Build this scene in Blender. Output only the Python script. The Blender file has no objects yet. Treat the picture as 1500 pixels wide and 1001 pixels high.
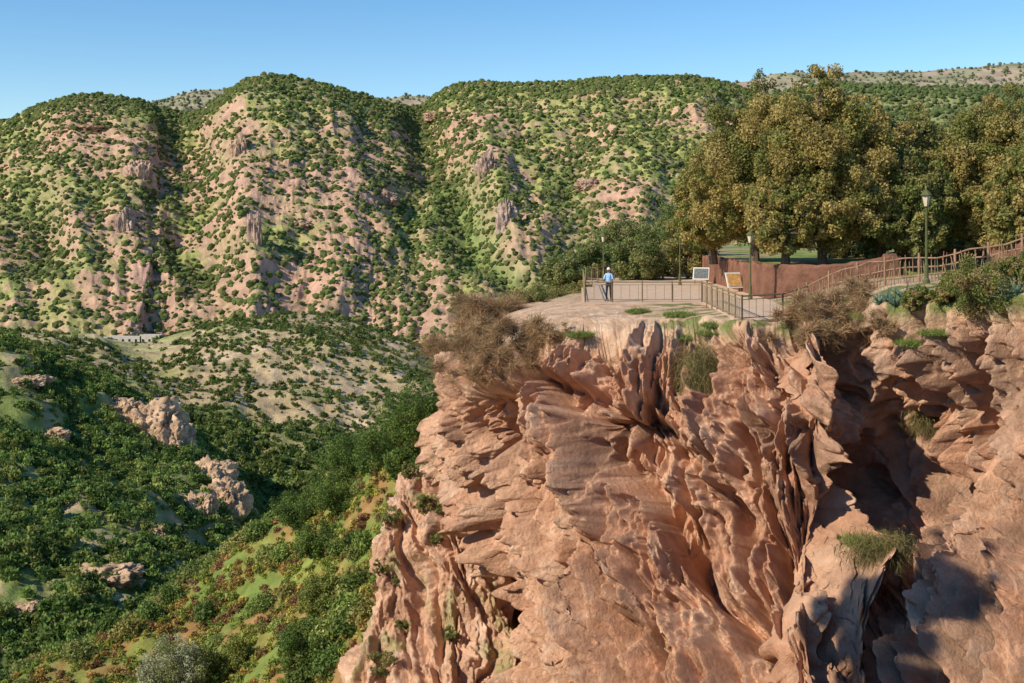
import bpy, math, numpy as np, bmesh
from mathutils import Vector
from mathutils.bvhtree import BVHTree
rng=np.random.default_rng(7)
F=1810.0; H=330.0
def W(u,v,y): return np.array([(u-750)/F*y, y, -(v-H)/F*y])
L=np.array([-0.70,-0.415,0.58]); L/=np.linalg.norm(L)
# ---------------------------------------------------------------- noise
_perm=rng.permutation(256).astype(np.int32); _g=rng.normal(size=(256,3)).astype(np.float32); _g/=np.linalg.norm(_g,axis=1)[:,None]
def pn(x,y,z=0.0):
    x,y,z=np.broadcast_arrays(np.asarray(x,np.float32),np.asarray(y,np.float32),np.asarray(z,np.float32))
    xi=np.floor(x).astype(np.int32); yi=np.floor(y).astype(np.int32); zi=np.floor(z).astype(np.int32)
    fx=x-xi; fy=y-yi; fz=z-zi
    u=fx*fx*fx*(fx*(fx*6-15)+10); v=fy*fy*fy*(fy*(fy*6-15)+10); w=fz*fz*fz*(fz*(fz*6-15)+10)
    def c(i,j,k):
        h=_perm[(_perm[(_perm[(xi+i)&255]+yi+j)&255]+zi+k)&255]; g=_g[h]
        return g[...,0]*(fx-i)+g[...,1]*(fy-j)+g[...,2]*(fz-k)
    a=c(0,0,0)*(1-u)+c(1,0,0)*u; b=c(0,1,0)*(1-u)+c(1,1,0)*u
    d=c(0,0,1)*(1-u)+c(1,0,1)*u; e=c(0,1,1)*(1-u)+c(1,1,1)*u
    return ((a*(1-v)+b*v)*(1-w)+(d*(1-v)+e*v)*w)*1.6
def fbm(x,y,z,o=4):
    s=0;a=1
    for i in range(o):
        s=s+a*pn(x*2**i+i*17.3,y*2**i+i*5.1,z*2**i+i*9.7); a*=.5
    return s
def ridged(x,y,z,o=4):
    s=0;a=1
    for i in range(o):
        s=s+a*(1-2*np.abs(pn(x*2**i+i*13.3,y*2**i+i*7.1,z*2**i+i*3.7))); a*=.5
    return s
def bil(x,y,z=0.): return np.sqrt(pn(x,y,z)**2+.0004)*2-.5      # rounded lumps, sharp creases inward
def ss(a,b,x):
    t=np.clip((x-a)/(b-a),0,1); return t*t*(3-2*t)
# ---------------------------------------------------------------- materials
def mat(name,color=None,rough=.9,var=.25,nscale=1.0,bump=0.0,bscale=8.0,metal=0.0,tl=0.0,bdist=.1):
    m=bpy.data.materials.new(name); m.use_nodes=True; nt=m.node_tree; N=nt.nodes; K=nt.links
    b=N['Principled BSDF']; b.inputs['Roughness'].default_value=rough; b.inputs['Metallic'].default_value=metal
    b.inputs['Specular IOR Level'].default_value=.1
    tc=N.new('ShaderNodeTexCoord'); no=N.new('ShaderNodeTexNoise'); no.inputs['Scale'].default_value=nscale; no.inputs['Detail'].default_value=8
    no.inputs['Roughness'].default_value=.62
    K.new(tc.outputs['Object'],no.inputs['Vector'])
    cr=N.new('ShaderNodeMapRange'); cr.inputs[1].default_value=.3; cr.inputs[2].default_value=.7
    cr.inputs[3].default_value=1-var; cr.inputs[4].default_value=1+var
    K.new(no.outputs['Fac'],cr.inputs[0])
    mx=N.new('ShaderNodeVectorMath'); mx.operation='SCALE'
    if color is None:
        at=N.new('ShaderNodeAttribute'); at.attribute_name='Col'; K.new(at.outputs['Color'],mx.inputs[0])
    else: mx.inputs[0].default_value=color
    K.new(cr.outputs[0],mx.inputs['Scale']); K.new(mx.outputs[0],b.inputs['Base Color'])
    if bump>0:
        n2=N.new('ShaderNodeTexNoise'); n2.inputs['Scale'].default_value=bscale; n2.inputs['Detail'].default_value=10; n2.inputs['Roughness'].default_value=.7
        K.new(tc.outputs['Object'],n2.inputs['Vector'])
        bp=N.new('ShaderNodeBump'); bp.inputs['Strength'].default_value=bump; bp.inputs['Distance'].default_value=bdist
        K.new(n2.outputs['Fac'],bp.inputs['Height']); K.new(bp.outputs[0],b.inputs['Normal'])
    if tl>0:
        t=N.new('ShaderNodeBsdfTranslucent'); K.new(mx.outputs[0],t.inputs['Color'])
        ms=N.new('ShaderNodeMixShader'); ms.inputs[0].default_value=tl
        K.new(b.outputs[0],ms.inputs[1]); K.new(t.outputs[0],ms.inputs[2]); K.new(ms.outputs[0],N['Material Output'].inputs['Surface'])
    return m
M_cliff=mat('cliff_rock',var=.24,nscale=1.3,bump=.85,bscale=3.,bdist=.42)
M_hill=mat('hillside_soil',var=.35,nscale=.12,bump=.8,bscale=.3,bdist=2.5)
M_far=mat('far_hill_soil',var=.3,nscale=.02)
M_slope=mat('slope_soil',var=.35,nscale=.6,bump=.6,bscale=2,bdist=.3)
M_rock=mat('outcrop_rock',var=.35,nscale=.35,bump=1.,bscale=.6,bdist=1.2)
M_leaf=mat('foliage',var=.12,nscale=.5,tl=.3,rough=.7)
M_shrub=mat('distant_foliage',var=.25,nscale=.3,rough=.95)
M_bark=mat('bark',(.16,.115,.08),var=.35,nscale=4,bump=.6,bscale=12)
M_mud=mat('mud_wall',(.23,.11,.07),var=.35,nscale=1.2,bump=.9,bscale=5)
M_pave=mat('terrace_paving',(.64,.45,.31),var=.15,nscale=1.5,bump=.3,bscale=6)
M_rail=mat('railing_paint',(.26,.19,.10),rough=.6,var=.25,nscale=3)
M_wood=mat('rustic_wood',(.33,.20,.125),var=.35,nscale=3,bump=.4)
M_lgreen=mat('lamp_green_paint',(.115,.12,.05),rough=.6,var=.15,nscale=5)
M_glass=mat('lantern_glass',(.62,.52,.38),rough=.3,var=.05)
M_blue=mat('shirt_cloth',(.35,.55,.78),var=.12,nscale=9)
M_trs=mat('trouser_cloth',(.035,.038,.05),var=.1,nscale=9)
M_skin=mat('skin',(.35,.19,.12),var=.05,rough=.6)
M_white=mat('white_cloth',(.75,.75,.72),var=.05)
M_black=mat('dark_shoe',(.02,.02,.02),var=.05)
M_board=mat('sign_panel',(.7,.68,.62),var=.1,nscale=6,rough=.5)
M_print=mat('sign_print',(.14,.15,.15),var=.6,nscale=9,rough=.5)
M_yel=mat('sign_yellow',(.55,.33,.12),var=.45,nscale=5,rough=.5)
M_plaster=mat('village_plaster',(.62,.55,.46),var=.1,nscale=.5)
M_dark=mat('dark_opening',(.03,.03,.03),var=.05)
# ---------------------------------------------------------------- mesh helpers
BV={}
def mk(name,V,Fc,m,col=None,smooth=False,parent=None):
    V=np.ascontiguousarray(V,np.float32).reshape(-1,3); Fc=np.ascontiguousarray(Fc,np.int32); k=Fc.shape[1]; n=len(Fc)
    me=bpy.data.meshes.new(name); me.vertices.add(len(V)); me.vertices.foreach_set('co',V.ravel())
    me.loops.add(n*k); me.loops.foreach_set('vertex_index',Fc.ravel())
    me.polygons.add(n); me.polygons.foreach_set('loop_start',np.arange(0,n*k,k,dtype=np.int32))
    me.update(calc_edges=True)
    me.polygons.foreach_set('use_smooth',np.full(n,smooth))
    if col is not None:
        a=me.color_attributes.new('Col','FLOAT_COLOR','POINT')
        c=np.ones((len(V),4),np.float32); c[:,:3]=np.asarray(col).reshape(-1,3); a.data.foreach_set('color',c.ravel())
    me.materials.append(m)
    o=bpy.data.objects.new(name,me); bpy.context.scene.collection.objects.link(o)
    if parent: o.parent=parent
    return o
def empty(name):
    e=bpy.data.objects.new(name,None); bpy.context.scene.collection.objects.link(e); e.empty_display_size=.5; return e
def gridf(nr,nc):
    i=np.arange(nr-1)[:,None]*nc+np.arange(nc-1)[None,:]
    return np.stack([i,i+nc,i+nc+1,i+1],-1).reshape(-1,4)
def terr(name,G,m,col,key=True,step=2):
    o=mk(name,G,gridf(*G.shape[:2]),m,col,smooth=True)
    if key:
        S=G[::step,::step]; BV[name]=BVHTree.FromPolygons(S.reshape(-1,3).tolist(),gridf(*S.shape[:2]).tolist())
    return o
def cr(P,t):
    n=len(P); i=np.clip(np.floor(t).astype(int),0,n-2); f=(t-i).reshape((-1,)+(1,)*(P.ndim-1))
    a=P[np.clip(i-1,0,n-1)];b=P[i];c=P[i+1];d=P[np.clip(i+2,0,n-1)]
    return .5*((2*b)+(c-a)*f+(2*a-5*b+4*c-d)*f*f+(3*b-a-3*c+d)*f**3)
def net(C,tr,tc):
    A=cr(C,tr); return np.swapaxes(cr(np.swapaxes(A,0,1),tc),0,1)
def nrm(P):
    dr=np.gradient(P,axis=0); dc=np.gradient(P,axis=1); n=np.cross(dr,dc); return n/(np.linalg.norm(n,axis=-1,keepdims=True)+1e-9)
def blur(A,k):
    """box-blur a (rows,cols,...) field so that displacement directions stay coherent round corners"""
    for ax in (0,1):
        n=A.shape[ax]; c=np.cumsum(np.concatenate([np.zeros_like(np.take(A,[0],ax)),A],ax),ax); lo=np.clip(np.arange(n)-k,0,n); hi=np.clip(np.arange(n)+k+1,0,n)
        sh=[1]*A.ndim; sh[ax]=n; A=(np.take(c,hi,ax)-np.take(c,lo,ax))/(hi-lo).reshape(sh)
    return A
def mixc(a,b,t): 
    a=np.asarray(a,float);b=np.asarray(b,float); return a*(1-t[...,None])+b*t[...,None]
def tubes(segs,n=6):
    Vs=[];Fs=[];o=0
    for p0,p1,r0,r1 in segs:
        p0=np.array(p0,float);p1=np.array(p1,float);d=p1-p0;d/=np.linalg.norm(d)+1e-9
        a=np.cross(d,[0,0,1.]) if abs(d[2])<.9 else np.cross(d,[1.,0,0]); a/=np.linalg.norm(a); b=np.cross(d,a)
        th=np.arange(n)*2*math.pi/n; ring=np.cos(th)[:,None]*a+np.sin(th)[:,None]*b
        Vs+= [p0+ring*r0,p1+ring*r1,[p0],[p1]]
        for k in range(n):
            k2=(k+1)%n; Fs+=[[o+k,o+k2,o+n+k2],[o+k,o+n+k2,o+n+k],[o+k2,o+k,o+2*n],[o+n+k,o+n+k2,o+2*n+1]]
        o+=2*n+2
    return np.concatenate(Vs),np.array(Fs)
def mk_tubes(name,segs,m,parent=None,n=6):
    V,T=tubes(segs,n); return mk(name,V,T,m,smooth=False,parent=parent)
def box(name,c,s,m,parent=None,rz=0,rx=0,bev=.01):
    q=np.array([[x,y,z] for x in (-.5,.5) for y in (-.5,.5) for z in (-.5,.5)])*np.array(s)
    o=mk(name,q,[[0,1,3,2],[4,6,7,5],[0,4,5,1],[2,3,7,6],[0,2,6,4],[1,5,7,3]],m,parent=parent)
    o.location=c; o.rotation_euler=(rx,0,rz)
    if bev: 
        b=o.modifiers.new('b','BEVEL'); b.width=bev; b.segments=2
    return o
def lathe(name,prof,m,loc,parent=None,n=12):
    p=np.array(prof,float); th=np.arange(n)*2*math.pi/n
    V=np.stack([p[:,0][:,None]*np.cos(th),p[:,0][:,None]*np.sin(th),np.repeat(p[:,1][:,None],n,1)],-1)+np.array(loc)
    Fs=[[i*n+k,i*n+(k+1)%n,(i+1)*n+(k+1)%n,(i+1)*n+k] for i in range(len(p)-1) for k in range(n)]
    return mk(name,V,np.array(Fs),m,parent=parent)
# ---------------------------------------------------------------- leaves / templates
def leafquads(C,Nn,size,asp=.5):
    n=len(C); r=rng.normal(size=(n,3)); a=np.cross(Nn,r); a/=np.linalg.norm(a,axis=1,keepdims=True)+1e-9
    b=np.cross(Nn,a); b/=np.linalg.norm(b,axis=1,keepdims=True)+1e-9
    s=(size*np.ones(n))[:,None]
    V=np.stack([C-a*s,C+b*s*asp,C+a*s,C-b*s*asp],1); return V.reshape(-1,3)
def quadidx(n): return np.arange(4*n).reshape(-1,4)
def rdir(n):
    d=rng.normal(size=(n,3)); return d/np.linalg.norm(d,axis=1,keepdims=True)
def crown(centers,radii,nleaf,size,cols,flat=.85,fuzz=.75):
    k=len(centers); w=radii**2; w=w/w.sum(); idx=rng.choice(k,nleaf,p=w)
    d=rdir(nleaf); rr=radii[idx]*(.35+fuzz*rng.random(nleaf)**.8+.35*(rng.random(nleaf)>.9)*rng.random(nleaf))
    off=d*rr[:,None]; off[:,2]*=flat
    C=centers[idx]+off; Nn=d+1.0*rdir(nleaf)
    V=leafquads(C,Nn,size*(.6+.8*rng.random(nleaf)),.55)
    col=cols[idx]*(.75+.5*rng.random((nleaf,1)))
    return V,np.repeat(col,4,0)
def leaftemplate(n,size,lumps=7):
    c=rdir(lumps)*.5; c[:,2]=np.abs(c[:,2])*.9+.25; r=.35+.2*rng.random(lumps)
    V,col=crown(c,r,n,size,np.ones((lumps,3))*(.75+.5*rng.random((lumps,1))))
    return V,quadidx(n),col
def icosph(sub):
    bm=bmesh.new(); bmesh.ops.create_icosphere(bm,subdivisions=sub,radius=1); bm.verts.ensure_lookup_table()
    V=np.array([v.co[:] for v in bm.verts]); Fs=np.array([[v.index for v in f.verts] for f in bm.faces]); bm.free(); return V,Fs
def icotemplate(sub,rough=.3):
    V,Fs=icosph(sub)
    s=rng.random()*50; d=1+rough*1.6*pn(V[:,0]*1.7+s,V[:,1]*1.7,V[:,2]*1.7)+rng.normal(0,rough*.3,len(V))
    V=V*d[:,None]; V[:,2]=V[:,2]*.85+.45
    return V,Fs,np.ones((len(V),3))*(.8+.4*rng.random((len(V),1)))
def scatter(name,P,R,cols,temps,m,zs=None):
    n=len(P); pick=rng.integers(0,len(temps),n); Vs=[];Fs=[];Cs=[];o=0
    if zs is None: zs=.8+.5*rng.random(n)
    for ti,(V,Fc,C) in enumerate(temps):
        id_=np.where(pick==ti)[0]
        if len(id_)==0: continue
        th=rng.random(len(id_))*6.283; c=np.cos(th)[:,None];s=np.sin(th)[:,None]
        x=V[None,:,0]*c-V[None,:,1]*s; y=V[None,:,0]*s+V[None,:,1]*c; z=V[None,:,2]*zs[id_][:,None]+0*x
        A=np.stack([x,y,z],-1)*R[id_][:,None,None]+P[id_][:,None,:]
        Vs.append(A.reshape(-1,3)); Cs.append((C[None]*cols[id_][:,None,:]).reshape(-1,3))
        Fs.append((Fc[None]+(np.arange(len(id_))*len(V))[:,None,None]).reshape(-1,Fc.shape[1])+o); o+=len(id_)*len(V)
    return mk(name,np.concatenate(Vs),np.concatenate(Fs),m,np.concatenate(Cs),smooth=False)
def palette(n,cols,jit=.25):
    cols=np.array(cols); c=cols[rng.integers(0,len(cols),n)]; return c*(1-jit+2*jit*rng.random((n,1)))
def blades(name,roots,dirs,length,width,droop,cols,m=None,parent=None,seg=4):
    n=len(roots); ln=(length*(.35+1.*rng.random(n)))[:,None]; side=np.cross(dirs,rdir(n)); side/=np.linalg.norm(side,axis=1,keepdims=True)
    wob=rdir(n)*.45; V=np.zeros((n,seg+1,2,3))
    for i in range(seg+1):
        t=i/seg; p=roots+(dirs+wob*t*t)*ln*t; p[:,2]-=(droop*ln[:,0]*t*t); w=width*(1-.85*t)
        V[:,i,0]=p-side*w; V[:,i,1]=p+side*w
    q=[]
    for i in range(seg): q.append([2*i,2*i+1,2*i+3,2*i+2])
    Fc=(np.array(q)[None]+(np.arange(n)*2*(seg+1))[:,None,None]).reshape(-1,4)
    return mk(name,V.reshape(-1,3),Fc,m or M_leaf,np.repeat(cols,2*(seg+1),0),parent=parent)
# ================================================================ MAIN CLIFF
cols_=[
[(800,440,100),(790,450,95),(760,470,92),(740,560,92),(740,640,92),(760,750,92),(780,880,92),(790,1150,92)],
[(780,440,80),(750,450,76),(715,480,74),(690,560,73),(690,640,73),(725,720,73),(745,850,73),(765,1150,73)],
[(800,443,72),(745,463,67),(695,512,65),(652,575,64),(655,645,64),(700,730,64),(728,860,63),(744,1150,60)],
[(835,443,67),(795,465,60),(760,505,57.5),(716,570,57.5),(718,650,58.5),(752,740,58),(776,860,57),(790,1150,53)],
[(880,442,65),(862,463,59.2),(850,492,55.5),(800,590,55),(800,680,54.5),(820,760,54),(840,870,52),(850,1150,48)],
[(940,442,65),(940,460,59.2),(940,486,54),(900,590,52),(890,680,52),(900,770,51),(910,880,49),(920,1150,45)],
[(1010,444,64),(1020,460,57.3),(1020,482,52.8),(1000,590,51),(990,690,50),(1000,780,49),(1005,880,47),(1010,1150,43)],
[(1070,458,57.2),(1085,468,52.6),(1085,481,50.3),(1090,590,49),(1090,690,48),(1095,780,47),(1100,880,45),(1105,1150,41)],
[(1150,455,58),(1150,468,52.6),(1150,483,49.8),(1160,590,47.8),(1160,690,47.3),(1170,780,46),(1185,880,44),(1190,1150,40)],
[(1200,442,55),(1200,460,51),(1205,482,48.8),(1215,590,47.3),(1215,690,47.3),(1222,780,46.3),(1230,880,44.6),(1235,1150,40.6)],
[(1250,427,53),(1250,450,50.5),(1255,478,49.5),(1265,590,49.8),(1265,690,50.3),(1265,780,48.6),(1265,880,44.8),(1265,1150,41)],
[(1310,417,51.5),(1310,438,47),(1315,475,46.3),(1320,590,47.8),(1320,690,48.9),(1320,780,47.2),(1315,860,43.5),(1310,1150,39.5)],
[(1380,410,50.3),(1380,432,45),(1380,468,43.5),(1378,590,44.3),(1375,690,45.2),(1375,790,43.7),(1372,880,41.4),(1370,1150,37.5)],
[(1450,398,49),(1450,428,43),(1450,463,41.5),(1450,590,41.7),(1450,690,41.5),(1450,790,40.2),(1450,880,38.3),(1450,1150,35)],
[(1540,382,47.5),(1540,418,41),(1540,450,39.5),(1540,590,38.5),(1540,690,38),(1540,790,37),(1540,880,36),(1540,1150,33)],
[(1700,372,45.5),(1700,410,39),(1700,440,37),(1700,590,36),(1700,690,35.5),(1700,790,35),(1700,880,34),(1700,1150,31)]]
CN=np.array([[W(*p) for p in c] for c in cols_]).swapaxes(0,1)
tr=np.concatenate([np.linspace(0,1,24,False),np.linspace(1,2,40,False),np.linspace(2,3,170,False),np.linspace(3,4,170,False),np.linspace(4,5,160,False),np.linspace(5,6,170,False),np.linspace(6,7,120)])
tc=np.concatenate([np.linspace(0,2,70,False),np.linspace(2,14,1560,False),np.linspace(14,15,50)])
P=net(CN,tr,tc); n0=nrm(P); nbl=blur(n0,24); nbl/=np.linalg.norm(nbl,axis=-1,keepdims=True)
TR=tr[:,None]+0*tc[None]; TC=tc[None]+0*tr[:,None]
arc=np.concatenate([[0],np.cumsum(np.linalg.norm(np.diff(P[310],axis=0)[:,:2],axis=1))])
a=arc[None]+0*TR; rimz=P[80,:,2][None]; dep=np.maximum(rimz-P[...,2],0)
BU=750+P[...,0]/P[...,1]*F; BVv=H-P[...,2]/P[...,1]*F      # survey bearings of the rest surface, used to lay out the main clefts
a2=a-.28*dep+.9*pn(a/4,dep/6,3.)+.3*pn(a/1.2,dep/2.5,6.)
w=ss(1.35,2.5,TR)
bul=pn(a2/6,dep/11,1.5)*1.1+pn(a2/3,dep/6,4.5)*.6
def saw(ph,d): 
    t=ph-np.floor(ph); return np.where(t<d,np.sin(np.clip(t/d,0,1)*math.pi*.56)/.983,1-ss(d,1,t)),t
g1,t1=saw((dep-.35*a)/6.5+.9*pn(a2/1.9,dep/9,7.7)+.6*pn(a2/6,dep/9,10.7)+.06*pn(a2/.5,dep/2,12.7),.84)
g2,_=saw((dep+.2*a)/2.6+.8*pn(a2/.9,dep/4,17.7)+.6*pn(a2/3,dep/5,18.7),.82)
camp=np.clip(.5+1.2*pn(a/5,dep/6,11.),.0,1.5)
f1,_=saw(a2/3.1+.5*pn(a2/3,dep/6,51.)+.08*pn(a2/.7,dep/2,52.),.84)
f2,_=saw(a2/1.25+.6*pn(a2/2,dep/5,61.)+.08*pn(a2/.5,dep/1.6,62.),.80)
f3,_=saw(a2/.55+.6*pn(a2/1.,dep/2.4,71.),.76)
m1=ss(-.4,.3,pn(a/3.5,dep/5,81.)); m2=ss(-.4,.25,pn(a/2.2,dep/3.4,91.)); m3=ss(-.3,.3,pn(a/1.3,dep/2,93.))
fin=f1*1.35*m1+f2*.75*m2+f3*.32*m3
fl=bil(a2/2.4,dep/7,5.)*.75+bil(a2/1.,dep/2.4,9.)*.6+bil(a2/.45,dep/.95,12.)*.33+bil(a2/.22,dep/.45,15.)*.17
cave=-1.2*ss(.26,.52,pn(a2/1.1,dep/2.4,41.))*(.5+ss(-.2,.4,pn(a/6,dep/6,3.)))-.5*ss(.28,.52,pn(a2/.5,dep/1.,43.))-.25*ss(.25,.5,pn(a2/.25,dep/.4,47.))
X,Y,Z=P[...,0],P[...,1],P[...,2]
lump=fbm(X/1.4,Y/1.4,Z/1.4,5)*.28+bil(X/.4,Y/.4,Z/.45)*.12
def cleft(pts,wd,dpth):
    pts=np.array(pts,float); v=BVv; uu=np.interp(v,pts[:,1],pts[:,0])+9*pn(dep/1.8,a*0+1.,pts[0,0])+3*pn(dep/.7,a*0+2.,pts[0,0]); s=BU-uu
    wv=wd*(.6+.7*ss(-.4,.5,pn(dep/2.5,3.+a*0,pts[0,1])))
    ins=ss(pts[0,1]-8,pts[0,1]+14,v)*(1-ss(pts[-1,1]-60,pts[-1,1]+10,v))
    return -dpth*1.3*ins*ss(-6,1,s)*(1-ss(.3,1.,s/wv))
cl=cleft([(762,545),(800,575),(850,625),(872,700),(950,770),(1005,850),(1050,950)],64,2.1)
for q_,wd_,dp_ in [([(690,560),(692,600),(705,700),(728,800),(735,1000)],36,1.9),([(1052,600),(1066,660),(1078,740),(1108,800),(1132,1000)],42,1.9),([(868,590),(905,660),(925,720),(965,790)],30,1.4),([(1010,700),(1035,780),(1060,860),(1080,960)],30,1.3),([(795,700),(812,780),(800,860),(830,980)],30,1.4),([(900,800),(930,870),(925,1000)],28,1.2),([(1130,520),(1122,580),(1130,650),(1150,720)],18,.8),([(1215,490),(1212,560),(1210,680),(1225,780)],66,1.1),([(1300,640),(1330,720),(1350,800)],40,1.),([(1400,500),(1380,600),(1375,700),(1400,800)],45,1.3),([(960,540),(940,600),(945,680)],14,.7),([(1185,820),(1200,900),(1190,1000)],30,1.2),([(1290,500),(1285,600),(1300,680)],30,.7),([(860,780),(880,840),(885,960)],18,.9),([(1150,560),(1145,640),(1160,700)],14,.6)]:
    cl=np.minimum(cl,cleft(q_,wd_,dp_))
nose=fbm(X/2.5,Y/2.5,Z/2.5,5)*.16
D=w*(bul+camp*(g1*.9+g2*.25)-1.8+fl+fin+cave+cl+lump)+(1-w)*nose*ss(.5,1.2,TR)
PC=P+nbl*D[...,None]*w[...,None]+n0*(D*(1-w))[...,None]
PC[...,2]-= (w*ss(.55,.84,t1)*(t1<.9)*.25*camp)
c1=mixc((.80,.47,.295),(.66,.35,.21),ss(-.4,.5,fbm(X/2,Y/2,Z/4,4)))
c1=mixc(c1,(.86,.59,.41),ss(.1,.7,fbm(X/.9+9,Y/.9,Z/2,4))*.6)
c1=mixc(c1,(.46,.26,.165),ss(.1,.6,pn(a2/1.,dep/9,13.))*.45)
c1=mixc(c1,(.46,.27,.18),ss(.1,.5,pn(a2/.35,dep/3,23.))*.35)
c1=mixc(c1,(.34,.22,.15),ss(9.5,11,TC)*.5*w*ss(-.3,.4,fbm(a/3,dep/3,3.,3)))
c1=mixc(c1,(.30,.17,.11),np.clip(-cave/1.2,0,1)*.55)  # shade painted into the rock colour: darker inside the carved pockets
top=1-ss(1.6,2.5,TR)
c1=mixc(c1,mixc((.84,.58,.38),(.68,.43,.27),ss(-.3,.4,fbm(X,Y,2.,4))),top*.9)
gr=(1-ss(1.6,2.1,TR))*ss(4.8,5.6,TC)*ss(.0,.25,fbm(X/1.2,Y/1.2,3.,3)+.15*ss(8,10,TC))
c1=mixc(c1,(.19,.23,.055),gr*.9)
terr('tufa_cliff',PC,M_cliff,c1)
r0=PC[0]
bw=[(3,110,-6.5),(2,95,-5.6),(2.5,85,-4.9),(4,85,-4.4),(6,85,-4.3),(8.5,85,-4.3),(10.5,80,-4.3),(12,74,-4.25),(13.5,68.5,-4.1),(16,67,-3.6),(19,67,-2.9),(22,67,-2.55),(25,67,-2.3),(29,66,-1.95),(34,65,-1.6),(42,64,-1.5)]
b2=[(3,150,-30),(2,135,-20),(4,125,-10),(5,120,-6),(8,120,-5),(11,120,-5),(14,120,-5),(18,120,-5),(22,120,-5),(28,120,-5),(34,120,-5),(40,120,-5),(50,120,-5),(60,120,-5),(75,120,-5),(90,120,-5)]
B=net(np.array([bw,b2],float),np.linspace(0,1,30),tc)
rows=[B[i] for i in range(29,0,-1)]+[B[0]*(1-s)+r0*s for s in np.linspace(0,1,40)]
PL=np.array(rows); x,y=PL[...,0],PL[...,1]
fz=np.linspace(0,1,len(rows)); PL[...,2]+=(pn(x/3,y/3,2.)*.08-.05)*(fz<.99)[:,None]
cp=mixc((.62,.43,.27),(.18,.22,.055),ss(-.1,.3,fbm(x/4,y/4,1.,3)+.3*ss(16,20,x)-.4*(1-ss(12,15,x))))
terr('plateau_ground',PL,M_cliff,cp,key=False)
# ---- left buttress
bc=[
[(720,560,92),(700,650,92),(660,720,92),(640,800,92),(630,900,92),(590,1000,90),(570,1150,88)],
[(665,600,74),(630,665,74),(572,715,73),(548,790,72),(542,870,71),(490,990,69),(420,1150,66)],
[(690,600,70),(672,660,70),(630,730,69.5),(612,800,69),(602,880,68),(580,1000,65),(560,1150,62)],
[(720,600,69),(710,670,69),(690,740,68),(680,820,67.5),(670,900,66.5),(660,1000,63.5),(650,1150,60)],
[(790,600,70),(790,680,70),(780,760,70),(770,840,69),(760,920,67),(750,1010,64),(740,1150,61)]]
BN=np.array([[W(*p) for p in c] for c in bc]).swapaxes(0,1)
br=np.linspace(0,6,520); bcx=np.linspace(0,4,420); Q=net(BN,br,bcx); nb=blur(nrm(Q),16); nb/=np.linalg.norm(nb,axis=-1,keepdims=True); X,Y,Z=Q[...,0],Q[...,1],Q[...,2]
s_=X*.8-Y*.3+.45*Z+.3*pn(X,Y,Z/2)
fb1,_=saw(s_/2.6+.5*pn(s_/3,Z/5,51.)+.1*pn(s_/.7,Z/1.5,5.),.85); fb2,_=saw(s_/1.1+.6*pn(s_/2,Z/3,61.)+.12*pn(s_/.5,Z,62.),.84)
Dq=pn(s_/3.5,Z/8,3.)*.9+bil(s_/2.2,Z/6,6.)*.5+bil(s_/1.,Z/2.4,16.)*.42+fb1*.8*ss(-.3,.3,pn(X/3,Y/3,Z/4))+fb2*.4+fbm(X/1.4,Y/1.4,Z/1.8,5)*.28+bil(s_/.45,Z/1.,6.)*.2+bil(X/.3,Y/.3,Z/.4)*.1-1.2
Q=Q+nb*Dq[...,None]
cq=mixc((.78,.47,.30),(.64,.36,.225),ss(-.4,.5,fbm(X/2,Y/2,Z/4,4)))
cq=mixc(cq,(.84,.59,.42),ss(.1,.7,fbm(X/.9+9,Y/.9,Z/2,4))*.7)
cq=mixc(cq,(.36,.34,.13),ss(.2,.6,fbm(X/2+4,Y/2,Z/2,4))*.65)
terr('cliff_buttress',Q,M_cliff,cq)
# ================================================================ NEAR LEFT SLOPE
us=[760,640,560,470,400,300,200,60,-100,-300]
def rowN(vs,ys): return [W(u,v,y) for u,v,y in zip(us,vs,ys)]
cv=[560,605,665,727,775,842,905,985,1070,1150]; cy=[105,110,118,125,128,128,124,118,110,100]
NN=np.array([rowN([v+130 for v in cv],[y+60 for y in cy]),rowN(cv,cy),
 rowN([680,715,775,840,890,955,1005,1065,1125,1190],[88,92,98,103,105,105,102,97,92,86]),
 rowN([820,850,910,985,1025,1085,1125,1165,1205,1260],[76,78,81,84,86,86,84,80,76,70]),
 rowN([1100,1120,1160,1210,1240,1280,1310,1340,1370,1400],[66,66,67,68,70,70,68,66,62,58])])
Sn=net(NN,np.linspace(0,4,260),np.linspace(0,9,330)); X,Y,Z=Sn[...,0],Sn[...,1],Sn[...,2]
Sn[...,2]+=fbm(X/14,Y/14,0.,5)*1.6
nz=fbm(X/5,Y/5,7.,4)
cs=mixc((.24,.24,.06),(.32,.18,.07),ss(-.3,.4,nz)); cs=mixc(cs,(.17,.22,.05),ss(.0,.6,fbm(X/7+5,Y/7,1.,3)))
terr('gorge_slope',Sn[:,::-1],M_slope,cs[:,::-1],step=1)
# ================================================================ MID SLOPES
u1=[-350,-200,-50,60,130,200,260,320,380,440,500,560,620,700,850]
c1v=[510,500,492,490,497,504,492,478,470,465,472,492,515,550,600]
def R(us,vs,ys): return [W(u,v,y) for u,v,y in zip(us,vs,ys)]
L_=len(u1)
M1=np.array([R(u1,[v+45 for v in c1v],[700]*L_),R(u1,[v+6 for v in c1v],[610]*L_),R(u1,c1v,[560]*L_),
 R(u1,[520,520,512,512,515,520,535,535,535,535,540,555,575,600,650],[510,510,510,510,510,515,490,480,480,480,480,485,490,490,490]),
 R(u1,[560,560,560,560,565,575,590,600,605,605,610,615,620,640,700],[440]*L_),
 R(u1,[640,640,640,640,650,665,680,690,700,700,700,700,700,720,760],[370]*L_),
 R(u1,[800]*L_,[330]*L_)])
G1=net(M1,np.linspace(0,6,330),np.linspace(0,L_-1,420)); n1_=nrm(G1); X,Y,Z=G1[...,0],G1[...,1],G1[...,2]
wr=ss(1.6,3.4,np.linspace(0,6,330))[:,None]
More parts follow.
